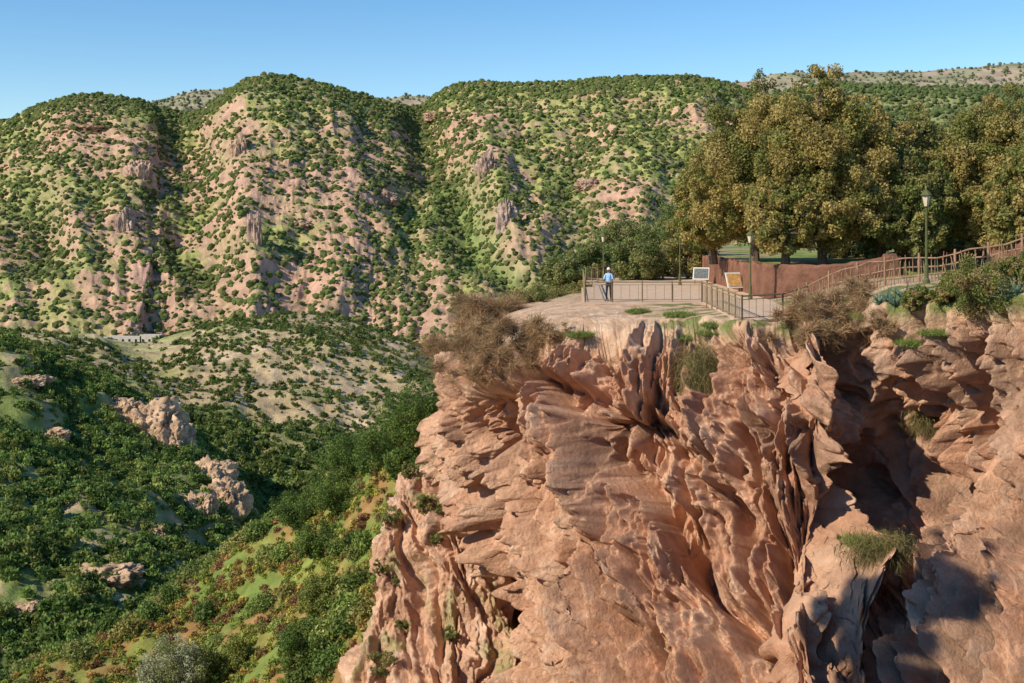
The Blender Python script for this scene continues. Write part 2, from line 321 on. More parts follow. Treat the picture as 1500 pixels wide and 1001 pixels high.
rg=ridged(X/70+Y/200,Y/110,3.,4)
G1=G1+n1_*((rg*5*wr+fbm(X/30,Y/30,1.,5)*2.2*(.25+.75*wr)))[...,None]
gn=fbm(X/40,Y/40,9.,4)
cg=mixc((.50,.37,.21),(.30,.30,.10),ss(-.2,.4,gn)); cg=mixc(cg,(.62,.46,.29),ss(.1,.6,fbm(X/25+3,Y/25,Z/15,4)))
low=ss(4.2,5.2,np.linspace(0,6,330))[:,None]+0*X; cg=mixc(cg,(.17,.23,.055),low*.8)
fld=(ss(-225,-205,X)-ss(-150,-135,X))*(ss(500,515,Y)-ss(565,580,Y)); cg=mixc(cg,(.44,.40,.18),fld*.5*(1+np.sin(Y/3.+X/30)))
terr('valley_hill',G1,M_hill,cg)
u2=[-300,-150,0,60,150,210,270,330,380,440,520,620]
L2=len(u2)
M2=np.array([R(u2,[500,520,560,600,650,680,740,800,850,900,960,1000],[400]*L2),
 R(u2,[470,480,497,522,562,588,628,695,765,840,900,960],[300,305,310,320,325,325,322,318,310,300,290,280]),
 R(u2,[560,580,590,610,640,665,690,740,795,860,920,980],[275,275,280,285,290,290,290,285,280,270,262,255]),
 R(u2,[700,710,720,740,760,780,805,840,870,910,960,1010],[230]*L2),
 R(u2,[900,910,930,940,950,960,975,985,995,1005,1020,1050],[175]*L2),
 R(u2,[1200]*L2,[135]*L2)])
G2=net(M2,np.linspace(0,5,330),np.linspace(0,L2-1,420)); n2_=nrm(G2); X,Y,Z=G2[...,0],G2[...,1],G2[...,2]
G2=G2+n2_*(ridged(X/35+4,Y/60,2.,4)*3.2*ss(.9,1.8,np.linspace(0,5,330))[:,None]+fbm(X/14,Y/14,Z/14,4)*1.3)[...,None]
gn=fbm(X/18,Y/18,9.,4)
cg2=mixc((.46,.38,.19),(.23,.28,.08),ss(-.5,.15,gn)); cg2=mixc(cg2,(.60,.43,.26),ss(.25,.65,fbm(X/12+3,Y/12,Z/12,4)))
terr('gorge_hillside',G2,M_hill,cg2)
# ================================================================ MOUNTAIN
mr=[(-500,230,1350),(-300,215,1350),(-100,190,1300),(0,177,1280),(60,151,1260),(130,137,1240),(200,145,1250),(240,158,1290),(290,160,1300),(340,128,1260),(370,112,1230),(410,109,1220),(460,118,1220),(520,134,1240),(565,148,1270),(615,153,1320),(650,130,1330),(700,118,1330),(760,121,1320),(830,118,1300),(900,112,1280),(970,110,1270),(1040,114,1270),(1100,132,1280),(1180,160,1300),(1300,200,1350),(1500,260,1400),(1800,300,1450)]
mu=np.array(mr,float); Cn=len(mr)
tcM=np.linspace(0,Cn-1,1100); rc=cr(mu,tcM); ur=rc[:,0]; vr=rc[:,1]+2; yr=rc[:,2]
tM=np.concatenate([np.linspace(-.35,0,50,False),np.linspace(0,1.1,420)])
T=tM[:,None]+0*ur[None]; U=ur[None]+0*T
yf=720; Yb=yr[None]+(yf-yr[None])*T
zr=-(vr-H)/F*yr; zf=-(545-H)/F*yf
pr=np.clip(T,0,2); pr=pr**1.1
Zb=zr[None]+(zf-zr[None])*pr - np.where(T<0,(-T)*320,0)
Xb=(U-750)/F*yr[None]*(1-T*.42)
MT=np.stack([Xb,Yb,Zb],-1); nm=nrm(MT); 
env=ss(-.02,.2,T)*(1-ss(.95,1.1,T)*.5)
su=U+40*pn(U/160,T*3,5.)
vimg=H-MT[...,2]/MT[...,1]*F
def gully(pts,wd):
    pts=np.array(pts,float); uu=np.interp(vimg,pts[:,1],pts[:,0]); inside=ss(pts[0,1]-20,pts[0,1]+20,vimg)*(1-ss(pts[-1,1]-30,pts[-1,1]+40,vimg))
    ui=750+MT[...,0]/MT[...,1]*F
    return np.exp(-((ui-uu)/wd)**2)*inside
gl=gully([(615,150),(640,220),(672,300),(700,370),(780,430)],38)*16+gully([(265,158),(240,200),(262,260),(285,330),(310,400),(320,480)],44)*2+gully([(520,140),(560,220),(610,330),(600,430)],30)*5+gully([(860,180),(830,260),(850,330),(800,420)],30)*8+gully([(60,200),(80,280),(50,400)],32)*6+gully([(960,150),(990,250),(960,360)],30)*6
sp=gully([(380,115),(350,200),(370,270),(375,400),(370,490)],38)*8+gully([(200,170),(200,250),(180,350),(170,480)],42)*5+gully([(720,180),(715,230),(735,300),(760,380)],26)*11+gully([(100,150),(100,260),(110,400)],28)*4+gully([(480,150),(500,260),(520,380)],28)*5
rd=ridged(su/95+3,T*2.2,1.,5)
X,Y,Z=MT[...,0],MT[...,1],MT[...,2]
dm=env*(rd*5-3+sp-gl)+fbm(X/45,Y/45,Z/45,5)*5.5*(.12+.88*env)+(1-2*np.abs(pn(X/22,Y/22,Z/60)))*1.6*env
MT=MT+nm*dm[...,None]
nm2=nrm(MT); slope=nm2[...,2]
X,Y,Z=MT[...,0],MT[...,1],MT[...,2]
ga=fbm(X/90,Y/90,Z/90,5)
cm=mixc((.56,.35,.22),(.37,.37,.12),ss(-.35,.25,ga+.35*(1-ss(0,.4,T))-.2*ss(.5,.9,T)))
cm=mixc(cm,(.63,.37,.25),ss(.1,.5,fbm(X/35+7,Y/35,Z/35,4))*.75)
rock=np.clip(1-ss(.55,.78,slope),0,1)*ss(.1,.25,T)
spn=np.clip(sp/8,0,1); rock=np.clip(rock*.8+spn*ss(-.1,.4,fbm(X/25,Y/25,Z/25,3))*.9+ss(.3,.65,fbm(X/50+20,Y/50,Z/50,4))*ss(.2,.35,T)*.8,0,1)
cm=mixc(cm,(.53,.32,.235),rock*.8)
cm=mixc(cm,(.19,.29,.07),np.clip(gl/15,0,1)*ss(.35,.5,T)*.8)
terr('mountain',MT,M_hill,cm)
def hill(name,pts,dy,foot,colA,colB,seed,amp,nr=90,ncx=420):
    q=np.array(pts,float); r=cr(q,np.linspace(0,len(q)-1,ncx)); t=np.linspace(-.3,1,nr)[:,None]+0*r[:,0][None]
    Yh=r[:,2][None]-dy*t; zr=-(r[:,1]-H)/F*r[:,2]; Zh=zr[None]+(foot-zr[None])*np.clip(t,0,1)-np.where(t<0,-t*300,0); Xh=(r[:,0]-750)[None]/F*r[:,2][None]+0*t
    A=np.stack([Xh,Yh,Zh],-1); n=nrm(A); e=ss(0,.25,t); A=A+n*((ridged(Xh/250+seed,Yh/300,1.,4)*amp*e)+fbm(Xh/80,Yh/80,Zh/80,4)*amp*.2)[...,None]
    c=mixc(colA,colB,ss(-.3,.4,fbm(Xh/120+seed,Yh/120,Zh/90,4))); mk(name,A,gridf(*A.shape[:2]),M_far,c,smooth=True); return A
FA=hill('far_hills',[(-700,230,3000),(-300,220,3000),(0,200,3000),(150,175,3000),(230,147,3000),(285,133,3000),(345,130,3000),(420,140,3000),(560,143,3000),(620,140,3000),(700,150,3000),(850,150,3000),(1000,132,3000),(1090,120,3000),(1150,106,3000),(1250,104,3000),(1330,106,3000),(1420,99,3000),(1500,91,3000),(1600,90,3000),(1900,130,3000),(2200,200,3000)],900,-60,(.38,.29,.21),(.30,.28,.17),3.,25)
FB=hill('green_hills',[(900,240,2000),(1000,190,2000),(1080,150,2000),(1180,127,2000),(1250,123,2000),(1350,126,2000),(1450,128,2000),(1550,130,2000),(1700,150,2000),(1900,200,2000)],600,-60,(.22,.24,.10),(.30,.27,.13),8.,22)
th=np.linspace(0,2*math.pi,97); rr=np.array([0.01,200,600,1500,4000,9000]); V=np.stack([rr[:,None]*np.cos(th),rr[:,None]*np.sin(th),-125+0*rr[:,None]*th],-1)
mk('ground',V[:,::-1],gridf(6,97),M_far,np.tile((.22,.2,.1),(V.size//3,1)))
# ================================================================ SHRUB MASSES
ico1=[icotemplate(1,.3) for _ in range(6)]
lt=[leaftemplate(150,.17) for _ in range(6)]; lts=[leaftemplate(70,.26,5) for _ in range(6)]
def sample(G,n,dens,rmask=None):
    A=G.reshape(-1,3); w=np.clip(dens+0*G[...,0],0,None).reshape(-1)
    dr=np.gradient(G,axis=0); dc=np.gradient(G,axis=1); ar=np.linalg.norm(np.cross(dr,dc),axis=-1).reshape(-1)
    w=w*ar; n=min(n,int((w>0).sum()*.8)); i=rng.choice(len(A),n,p=w/w.sum(),replace=False)
    P_=A[i]+rng.normal(0,1,(n,3))*np.array([1,1,0])*math.sqrt(np.median(ar))*.4
    return P_,i
dn=.95+1.0*ss(-.2,.5,fbm(X/60+3,Y/60,Z/60,4))+1.6*(1-ss(0,.25,T))+2.*np.clip(gl/15,0,1)
dn=dn*(1-.65*rock)*(T>-.06)
vis=(np.abs(X/Y)<.52)&(X/Y<.22); dn=dn*(vis+.04)
p,i=sample(MT,36000,dn); r=.9+2.0*rng.random(len(p))**1.7
cl_=palette(len(p),[(.10,.13,.037),(.13,.155,.045),(.085,.115,.032),(.15,.145,.055)])
scatter('mountain_shrubs',p-np.array([0,0,.4]),r,cl_,ico1,M_shrub)
tf=np.linspace(-.3,1,90)[:,None]+0*FA[...,0]
p,i=sample(FA,7000,(tf>-.03)*1.*((tf<.5)+.1)); scatter('far_hill_shrubs',p,2.5+2.5*rng.random(len(p)),palette(len(p),[(.15,.16,.08),(.13,.14,.08)]),ico1,M_shrub)
tf=np.linspace(-.3,1,90)[:,None]+0*FB[...,0]
p,i=sample(FB,8000,(tf>-.03)*1.*((tf<.5)+.1)); scatter('green_hill_shrubs',p,2.2+2.5*rng.random(len(p)),palette(len(p),[(.09,.12,.04),(.11,.135,.05)]),ico1,M_shrub)
x,y=G1[...,0],G1[...,1]
dn=(.8+1.0*ss(-.2,.5,fbm(x/30+3,y/30,0.,3))+2.2*ss(4.3,5.2,np.linspace(0,6,330))[:,None])*(np.linspace(0,6,330)>1.5)[:,None]
dn=dn*(1-.9*fld)
p,i=sample(G1,12000,dn); r=.6+1.4*rng.random(len(p))**1.5; r*=1+.3*(p[:,1]<400)
scatter('valley_hill_shrubs',p-np.array([0,0,.2]),r,palette(len(p),[(.15,.20,.05),(.19,.22,.06),(.105,.155,.04)]),lts,M_leaf)
x,y,z=G2[...,0],G2[...,1],G2[...,2]
dn=(.6+2.2*ss(-.35,.2,fbm(x/16+3,y/16,0.,4)))*ss(.7,1.1,np.linspace(0,5,330))[:,None]
p,i=sample(G2,8000,dn); r=.7+1.6*rng.random(len(p))**1.5
scatter('hillside_bushes',p-np.array([0,0,.2]),r,palette(len(p),[(.14,.21,.05),(.19,.26,.065),(.11,.17,.04),(.24,.27,.07)]),lt,M_leaf)
lt2=[leaftemplate(1100,.085,11) for _ in range(5)]
x,y,z=Sn[...,0],Sn[...,1],Sn[...,2]
tS=np.linspace(0,4,260)[:,None]+0*x
dn=(.25+2.*ss(-.1,.4,fbm(x/9+3,y/9,0.,4))+1.5*np.exp(-((tS-1.0)/.25)**2))*ss(.6,.9,tS)
p,i=sample(Sn,540,dn); r=.8+1.1*rng.random(len(p))
scatter('slope_bushes',p-np.array([0,0,.3]),r,palette(len(p),[(.17,.23,.055),(.23,.29,.07),(.28,.31,.09),(.12,.18,.045),(.30,.27,.08)]),lt2,M_leaf)
p,i=sample(Sn,12000,.3+ss(-.2,.3,fbm(x/5,y/5,4.,3))); r=.3+.45*rng.random(len(p))
scatter('slope_undergrowth',p-np.array([0,0,.1]),r,palette(len(p),[(.28,.31,.06),(.38,.25,.075),(.22,.28,.06),(.40,.35,.085),(.29,.16,.08)]),lt,M_leaf)
# ================================================================ survey rays
def hit(u,v,only):
    d=Vector(((u-750)/F,1,-(v-H)/F)).normalized()
    loc,n,idx,dist=BV[only].ray_cast(Vector((0,0,0)),d)
    if loc is None: return None,None
    return np.array(loc),np.array(n)
ico6=icosph(6)
def outcrop(c,sx,sy,sz,colr,seed):
    V,Fs=ico6
    V=np.sign(V)*np.abs(V)**.8
    d=1+.38*fbm(V[:,0]*1.5+seed,V[:,1]*1.5,V[:,2]*1.1,4)+.16*bil(V[:,0]*3.5+seed,V[:,1]*3.5,V[:,2]*1.2)+.09*bil(V[:,0]*8,V[:,1]*8,V[:,2]*4+seed)+.06*fbm(V[:,0]*9,V[:,1]*9,V[:,2]*6+seed,3)
    V=V*d[:,None]*np.array([sx,sy,sz]); n=fbm(V[:,0]/sx*2,V[:,1]/sx*2,V[:,2]/sz*3+seed,4)
    mk('rock_outcrop',V+c,Fs,M_rock,mixc(np.array(colr)*1.12,np.array(colr)*.68,ss(-.4,.5,n)),smooth=True)
oc=(.72,.48,.30)
for (u,v,wpx,hpx,only,colr) in [(205,632,110,84,'gorge_hillside',oc),(250,655,60,70,'gorge_hillside',oc),(172,605,60,40,'gorge_hillside',oc),(300,705,70,60,'gorge_hillside',oc),(325,738,60,66,'gorge_hillside',oc),(290,750,50,50,'gorge_hillside',oc),(140,850,100,32,'gorge_hillside',oc),(180,858,40,30,'gorge_hillside',oc),(35,905,52,34,'gorge_hillside',oc),(225,790,30,36,'gorge_hillside',oc),(290,618,40,26,'gorge_hillside',oc),(70,640,50,22,'gorge_hillside',oc),(30,560,60,18,'gorge_hillside',oc),
   (200,262,42,60,'mountain',(.55,.36,.26)),(180,340,26,70,'mountain',(.5,.35,.27)),(372,355,22,90,'mountain',(.52,.35,.26)),(715,250,32,56,'mountain',(.45,.31,.23)),(742,330,28,80,'mountain',(.5,.36,.28)),(120,190,90,16,'mountain',(.53,.34,.22)),(350,225,28,50,'mountain',(.5,.33,.22)),(560,290,40,22,'mountain',(.5,.33,.23)),(440,330,50,18,'mountain',(.52,.34,.23)),(640,170,40,16,'mountain',(.53,.34,.22)),(870,270,50,20,'mountain',(.5,.33,.23))]:
    p,n=hit(u,v,only)
    if p is None: continue
    k=p[1]/F; outcrop(p+np.array([0,wpx*k*.3,-hpx*k*.1]),wpx*k*.5,wpx*k*.4,hpx*k*.5,colr,u*.37)
for (u,wm,hm) in [(185,16,3.2),(222,9,4.0),(150,6,3)]:
    p=W(u,500,575.); e=empty('village_house'); z=p[2]-1
    box('walls',(p[0],p[1],z+hm/2),(wm,7,hm),M_plaster,e,bev=.05); box('parapet',(p[0],p[1]-3.3,z+hm+.2),(wm+.1,.4,.4),M_plaster,e,bev=0)
    for k in range(int(wm//3)): box('window',(p[0]-wm/2+1.5+3*k,p[1]-3.55,z+1.7),(.9,.12,1.1),M_dark,e,bev=0)
# ================================================================ RAISED GROUND, WALLS, TERRACE
gx=np.linspace(14.25,150,160)[None]+0*np.linspace(0,1,70)[:,None]; gy=np.linspace(140,67.6,90)[:,None]+0*gx[:1]
gx=gx[:1]+0*gy
gz=-2.25+.012*np.clip(gx-20,0,40)+.1*pn(gx/4,gy/4)-1.6*(1-ss(67.6,70.5,gy))*ss(18,20,gx)
RG=np.stack([gx,gy,gz],-1)
mk('grove_ground',RG,gridf(90,160),M_slope,mixc((.42,.29,.18),(.2,.26,.055),ss(-.2,.25,fbm(gx/5,gy/5,2.,3)+.1)),smooth=True)
def wall(name,pts,h,th_,m,step=.3):
    P_=[];pts=np.array(pts,float)
    for a_,b_ in zip(pts[:-1],pts[1:]):
        n=max(2,int(np.linalg.norm(b_-a_)/step)); P_+= [a_+(b_-a_)*k/n for k in range(n)]
    P_.append(pts[-1]); P_=np.array(P_); d=np.gradient(P_,axis=0)[:,:2]; d/=np.linalg.norm(d,axis=1)[:,None]; nn=np.stack([d[:,1],-d[:,0],0*d[:,0]],1)
    up=np.array([0,0,1.]); hh=h+.16*fbm(P_[:,0]/1.2,P_[:,1]/1.2,3.,3)
    pr=[(.5,-.3),(.5,0),(.5,.25),(.5,.5),(.5,.75),(.5,.93),(.32,1),(-.32,1),(-.5,.93),(-.5,-.3)]
    V=np.array([P_+nn*(s*th_)+up*(hh*f)[:,None] for s,f in pr]); V=V+ .06*pn(V[...,0]*1.3,V[...,1]*1.3,V[...,2]*1.3)[...,None]
    return mk(name,V,gridf(*V.shape[:2]),m)
wall('mud_wall',[(14.3,100,-4.2),(14.1,84,-4.2),(14.0,67.8,-4.2),(17.6,66.3,-4.0),(20.5,66.1,-3.6),(20.9,69,-3.6)],2.0,.45,M_mud)
wall('stone_wall',[(24,62,-2.2),(26,60.5,-2.0),(30,57,-1.5),(36,54,-1.2)],1.2,.5,M_mud)
wall('mud_wall',[(24,76,-2.4),(30,75.5,-2.4),(48,75,-2.3)],1.0,.4,M_mud)
TA=[(3.6,63.7),(10.0,63.9),(13.75,67.5),(14.0,100),(6,104),(4.6,82)]; TB=[(9.35,51.0),(11.7,52.7),(13.6,56),(13.75,67.5),(10,63.9)]
vv=[(x_,y_,-3.985) for x_,y_ in TA]+[(x_,y_,-3.985) for x_,y_ in TB]; nA=len(TA)
fan=[(0,k,k+1) for k in range(1,nA-1)]+[(nA,nA+k,nA+k+1) for k in range(1,len(TB)-1)]
sk_=[(3.6,63.7),(10.0,63.9),(9.35,51.0),(11.7,52.7),(13.6,56)]; 
for (xa,ya),(xb,yb) in zip(sk_[:-1],sk_[1:]):
    o_=len(vv); vv+=[(xa,ya-.004,-3.985),(xb,yb-.004,-3.985),(xb,yb-.004,-4.25),(xa,ya-.004,-4.25)]; fan+=[(o_,o_+1,o_+2),(o_,o_+2,o_+3)]
mk('terrace',np.array(vv),np.array(fan),M_pave)
def railing(name,pts,h=1.05,m=M_rail,gap=.45,post=1.8):
    segs=[]; pts=[np.array(p,float) for p in pts]
    for a_,b_ in zip(pts[:-1],pts[1:]):
        Ln=np.linalg.norm(b_-a_); up=np.array([0,0,1.])
        for zz,r_ in ((h,.035),(h*.86,.016),(.14,.02)): segs.append((a_+up*zz,b_+up*zz,r_,r_))
        for k in range(int(Ln/gap)+1):
            q=a_+(b_-a_)*min(1,k*gap/Ln); segs.append((q+up*.14,q+up*h*.86,.012,.012))
        n=max(1,round(Ln/post))
        for k in range(n+1): q=a_+(b_-a_)*k/n; segs.append((q-up*.15,q+up*(h+.06),.045,.04))
    return mk_tubes(name,segs,m)
railing('metal_railing',[(4.7,81.5,-4),(3.8,64,-4),(5.2,64.05,-4),(9.85,64.1,-4),(9.55,51.3,-4),(11.6,52.95,-4),(13.3,55.6,-3.8)])
railing('metal_railing',[(4.9,82,-4),(8.0,92,-4),(12,97,-4)])
def rustic(name,pts,h=1.1):
    segs=[]; pts=[np.array(p,float) for p in pts]
    for a_,b_ in zip(pts[:-1],pts[1:]):
        Ln=np.linalg.norm(b_-a_)
        for k in range(int(Ln/.13)):
            q=a_+(b_-a_)*(k*.13/Ln); q2=q+rng.normal(0,.14,3)*np.array([1,.4,0]); hh=h*(.75+.3*rng.random())
            segs.append((q+[0,0,-.15],q2+[0,0,hh],.018+.015*rng.random(),.014))
        for zz in (.25,.6,.98):
            m_=a_*.5+b_*.5+rng.normal(0,.05,3); segs.append((a_+[0,0,zz],m_+[0,0,zz],.03,.035)); segs.append((m_+[0,0,zz],b_+[0,0,zz],.035,.03))
        segs.append((a_-[0,0,.2],a_+[0,0,h+.08],.06,.05))
    return mk_tubes(name,segs,M_wood)
rp=[(13.3,55.7,-3.75),(13.75,53.6,-3.15),(14.7,52.6,-2.75),(15.6,51.7,-2.5),(16.8,51.0,-2.32),(18,50.2,-2.15),(19,49.3,-1.85),(19.9,48.2,-1.5),(21.5,47.5,-1.3),(23.5,46.5,-1.2),(26,45.5,-1.1)]
rustic('rustic_fence',rp)
def lamp(x_,y_,z_,h):
    e=empty('street_lamp'); 
    lathe('post',[(.0,0),(.13,0),(.13,.12),(.085,.2),(.085,.7),(.06,.78),(.05,1.0),(.038,h-.85),(.06,h-.82),(.04,h-.76),(.05,h-.72)],M_lgreen,(x_,y_,z_),e)
    b=z_+h-.72
    lathe('lantern_glass',[(.09,.03),(.17,.42),(.0,.425)],M_glass,(x_,y_,b),e,n=4)
    lathe('lantern_collar',[(.0,0),(.11,0),(.11,.03),(0,.031)],M_lgreen,(x_,y_,b),e,n=8)
    lathe('lantern_cap',[(.22,.43),(.23,.46),(.12,.58),(.09,.6),(.03,.66),(.025,.72),(0,.74)],M_lgreen,(x_,y_,b),e,n=8)
    segs=[]
    for k in range(4):
        t_=k*math.pi/2; segs.append(((x_+.095*math.cos(t_),y_+.095*math.sin(t_),b+.02),(x_+.178*math.cos(t_),y_+.178*math.sin(t_),b+.43),.016,.016))
    mk_tubes('lantern_frame',segs,M_lgreen,e)
for u,v,y,h in [(1357,413,47.5,3.65),(1099,437,66.5,3.75),(884,411,88,3.5),(996,417,82,4.7),(971,409,90,2.4)]:
    p=W(u,v,y); lamp(p[0],p[1],p[2]-.05 if y<50 else -4.0,h)
def sign(c,w_,h_,z0,front,name,rz):
    e=empty(name); x_,y_,z_=c
    box('panel_board',(x_,y_,z_+z0+h_/2),(w_,.06,h_),M_board,e,rz=rz,rx=-.45)
    box('panel_print',(x_+.05*math.sin(rz),y_-.05,z_+z0+h_/2+.02),(w_*.86,.02,h_*.8),front,e,rz=rz,rx=-.45,bev=0)
    for s in (-1,1):
        box('leg',(x_+s*w_*.38*math.cos(rz),y_+.08+s*w_*.38*math.sin(rz),z_+(z0+h_*.4)/2),(.08,.08,z0+h_*.4),M_wood,e,rz=rz)
p=W(1075,427,74); sign((p[0],p[1],-4),1.0,1.0,.2,M_yel,'information_board',.3)
p=W(1027,415,84); sign((p[0],p[1],-4),1.1,.9,.25,M_print,'information_board',-.3)
# ================================================================ TREES
def tree(name,base,h,lobes,nleaf,lsize,pal,trunk_r=.22,nclump=90,trunkh=None,cr_=(.11,.13)):
    e=empty(name); base=np.array(base,float); lobes=[(np.array(c,float),np.array(r,float)) for c,r in lobes]
    vol=np.array([np.prod(r) for c,r in lobes])**.67; vol/=vol.sum()
    pick=rng.choice(len(lobes),nclump,p=vol); d=rdir(nclump); rad=(.25+.78*rng.random(nclump)**.45)
    C=np.array([lobes[k][0] for k in pick])+d*rad[:,None]*np.array([lobes[k][1] for k in pick])
    mean=np.array([lobes[k][1].mean() for k in pick]); Rr=mean*(cr_[0]+cr_[1]*rng.random(nclump))
    colr=palette(nclump,pal,.12)
    V,c=crown(C+base,Rr,nleaf,lsize,colr,flat=1.0); mk('crown',V,quadidx(nleaf),M_leaf,c,parent=e)
    segs=[]; th_=trunkh or h*.28; bend=rng.normal(0,.15,3); bend[2]=0
    p0=base-[0,0,.3]; p1=base+bend+[0,0,th_]; segs.append((p0,(p0+p1)/2+bend*.5,trunk_r*1.3,trunk_r)); segs.append(((p0+p1)/2+bend*.5,p1,trunk_r,trunk_r*.8))
    for c0,r_ in lobes:
        m_=(p1+base+c0)/2+rng.normal(0,.25*min(1,h/6),3); segs.append((p1,m_,trunk_r*.6,trunk_r*.42)); segs.append((m_,base+c0,trunk_r*.42,trunk_r*.2))
        near=[k for k in range(nclump) if np.linalg.norm((C[k]-c0)/r_)<1.05][:18]
        for k in near: segs.append((base+c0,base+C[k],trunk_r*.18,trunk_r*.05))
    mk_tubes('trunk_and_limbs',segs,M_bark,e,n=7); return e
gold=[(.40,.31,.10),(.35,.285,.09),(.26,.25,.075),(.44,.34,.12),(.21,.22,.06)]
oliv=[(.28,.27,.09),(.31,.29,.10),(.23,.245,.075),(.34,.30,.10),(.18,.205,.055)]
def big(u,y,vtop,wpx,n,pal,zb=-2.25,low=.32):
    x_=(u-750)/F*y; zt=-(vtop-H)/F*y; h=zt-zb; rx=wpx/F*y/2
    lb=[((0,0,h*.48),(rx*.85,rx*.8,h*.36)),((rng.uniform(-.25,.25)*rx,0,h*.80),(rx*.45,rx*.45,h*.2)),((-rx*.55,-.4,h*.42),(rx*.45,rx*.45,h*.27)),((rx*.55,-.4,h*.45),(rx*.45,rx*.45,h*.27)),((rng.uniform(-.3,.3)*rx,-rx*.5,h*low),(rx*.6,rx*.45,h*.2)),((rng.uniform(-.6,-.3)*rx,0,h*.66),(rx*.35,rx*.35,h*.18)),((rng.uniform(.3,.6)*rx,0,h*.68),(rx*.33,rx*.35,h*.18))]
    tree('holm_oak_tree',(x_,y,zb),h,lb,n,.085,pal,.25,nclump=460,trunkh=h*.2)
big(1105,75,104,205,125000,gold); big(1205,71,88,205,130000,gold); big(1290,76,140,165,85000,gold); big(1375,78,148,165,85000,oliv,low=.26)
big(1455,72,126,180,95000,gold,low=.26); big(1560,68,124,190,40000,oliv); big(1045,80,205,120,60000,gold); big(1340,70,215,120,60000,oliv,low=.28); big(1420,90,155,180,36000,oliv); big(1240,88,150,200,36000,oliv)
big(1150,69.4,235,120,50000,gold,zb=-2.3)
big(1500,62,215,130,55000,gold,zb=-2.0)
def bush(name,base,rx,h,n,ls,pal,tr=.08,ncl=40):
    lb=[((0,0,h*.5),(rx,rx,h*.45)),((-rx*.5,-.2,h*.35),(rx*.6,rx*.6,h*.33)),((rx*.5,-.2,h*.38),(rx*.6,rx*.6,h*.33))]
    return tree(name,base,h,lb,n,ls,pal,tr,nclump=ncl*2,trunkh=h*.15,cr_=(.15,.18))
for u,y,vt,wpx,pal in [(905,98,322,90,oliv),(955,96,320,80,oliv),(860,94,352,70,oliv),(825,90,372,60,oliv),(935,90,350,70,oliv),(985,104,300,60,oliv),(1010,92,300,70,gold)]:
    x_=(u-750)/F*y; zt=-(vt-H)/F*y; bush('olive_tree',(x_,y,-4.6 if u<900 else -4.3),wpx/F*y/2,zt+4.4,22000,.08,[(c[0]*.85,c[1]*.95,c[2]) for c in pal],.14,60)
for u,y,vt,wpx in [(800,78,425,110),(770,75,432,60),(845,80,418,50)]:
    x_=(u-750)/F*y; zt=-(vt-H)/F*y; bush('olive_shrub',(x_,y,-5.0),wpx/F*y/2,zt+5.2,9000,.06,[(.26,.24,.08),(.32,.26,.09),(.18,.2,.06)],.05,30)
for u,y,vt,wpx in [(1300,82,335,80),(1370,84,338,90),(1445,80,335,90),(1250,84,340,80)]:
    x_=(u-750)/F*y; zt=-(vt-H)/F*y; bush('grove_shrub',(x_,y,-2.3),wpx/F*y/2,zt+2.4,8000,.08,oliv,.05,30)
dry=[(.50,.31,.17),(.40,.245,.135),(.58,.38,.21),(.27,.17,.10),(.38,.30,.13)]; grn=[(.18,.26,.055),(.24,.31,.07),(.29,.29,.1),(.13,.2,.04)]; hang=[(.29,.24,.095),(.34,.27,.12),(.22,.2,.075),(.15,.13,.055)]
def tuft(name,c,rad,n,ln,pal,droop=.5,width=.012,up=.4,rz=.6):
    d=rdir(n); d[:,2]=np.abs(d[:,2])*.8+up; d/=np.linalg.norm(d,axis=1,keepdims=True)
    rt=np.array(c)+rdir(n)*rad*np.array([1,1,rz])*rng.random((n,1))**.5
    return blades(name,rt,d,ln,width,droop,palette(n,pal))
def many(name,c,k,n,pal):
    """one tangled dry bush: many small sprays of stems merged in one mesh"""
    rt=[];dd=[];cc_=[]
    for q in range(30):
        cc=c+np.array([rng.normal(0,.55)*k,rng.normal(0,.35)*k,.18*k+rng.normal(0,.32)*k]); m_=n//30
        d=rdir(m_); d[:,2]=d[:,2]*.8+.25; d/=np.linalg.norm(d,axis=1,keepdims=True); rt.append(cc+rdir(m_)*k*.16*rng.random((m_,1))); dd.append(d); cc_.append(palette(m_,pal,.15)*rng.uniform(.75,1.2))
    blades(name,np.concatenate(rt),np.concatenate(dd),k*.36,.013,.15,np.concatenate(cc_))
for u,v,wpx,n in [(715,474,135,14000),(688,505,110,10000),(775,490,100,8000),(740,518,90,6500),(700,540,60,3500),(820,487,50,2500),(1172,466,90,7000),(1240,448,100,7500),(1255,425,65,3000),(1210,482,75,4000),(1290,474,50,2000)]:
    p,nn=hit(u,v+10,'tufa_cliff')
    if p is None: p,nn=hit(u+18,v+30,'tufa_cliff')
    if p is None: continue
    many('dry_bush',p,p[1]/F*wpx/2,n,dry)
for u,v,wpx,hpx in [(1025,560,60,80),(1290,815,90,50),(1360,620,50,40)]:
    p,nn=hit(u,v-hpx*.25,'tufa_cliff')
    if p is None: continue
    k=p[1]/F; n=3000; d=rdir(n); d[:,1]=-np.abs(d[:,1]); d[:,2]=d[:,2]*.5+.1
    rt=p+rng.normal(0,1,(n,3))*np.array([wpx*k*.26,.35,hpx*k*.24])+[0,-.1,0]
    blades('hanging_grass',rt,d,hpx*k*.32,.011,1.1,palette(n,hang,.4))
for u,v,wpx in [(1275,795,90),(995,463,50),(850,492,45),(1000,497,40),(1045,478,40),(1340,505,60),(1370,490,50),(935,458,40),(1040,490,40)]:
    p,nn=hit(u,v,'tufa_cliff')
    if p is None: continue
    k=p[1]/F*wpx/2; n=1500; tuft('green_grass',p,k,n,k*.3+.1,grn,.4,.012,.5,.12)
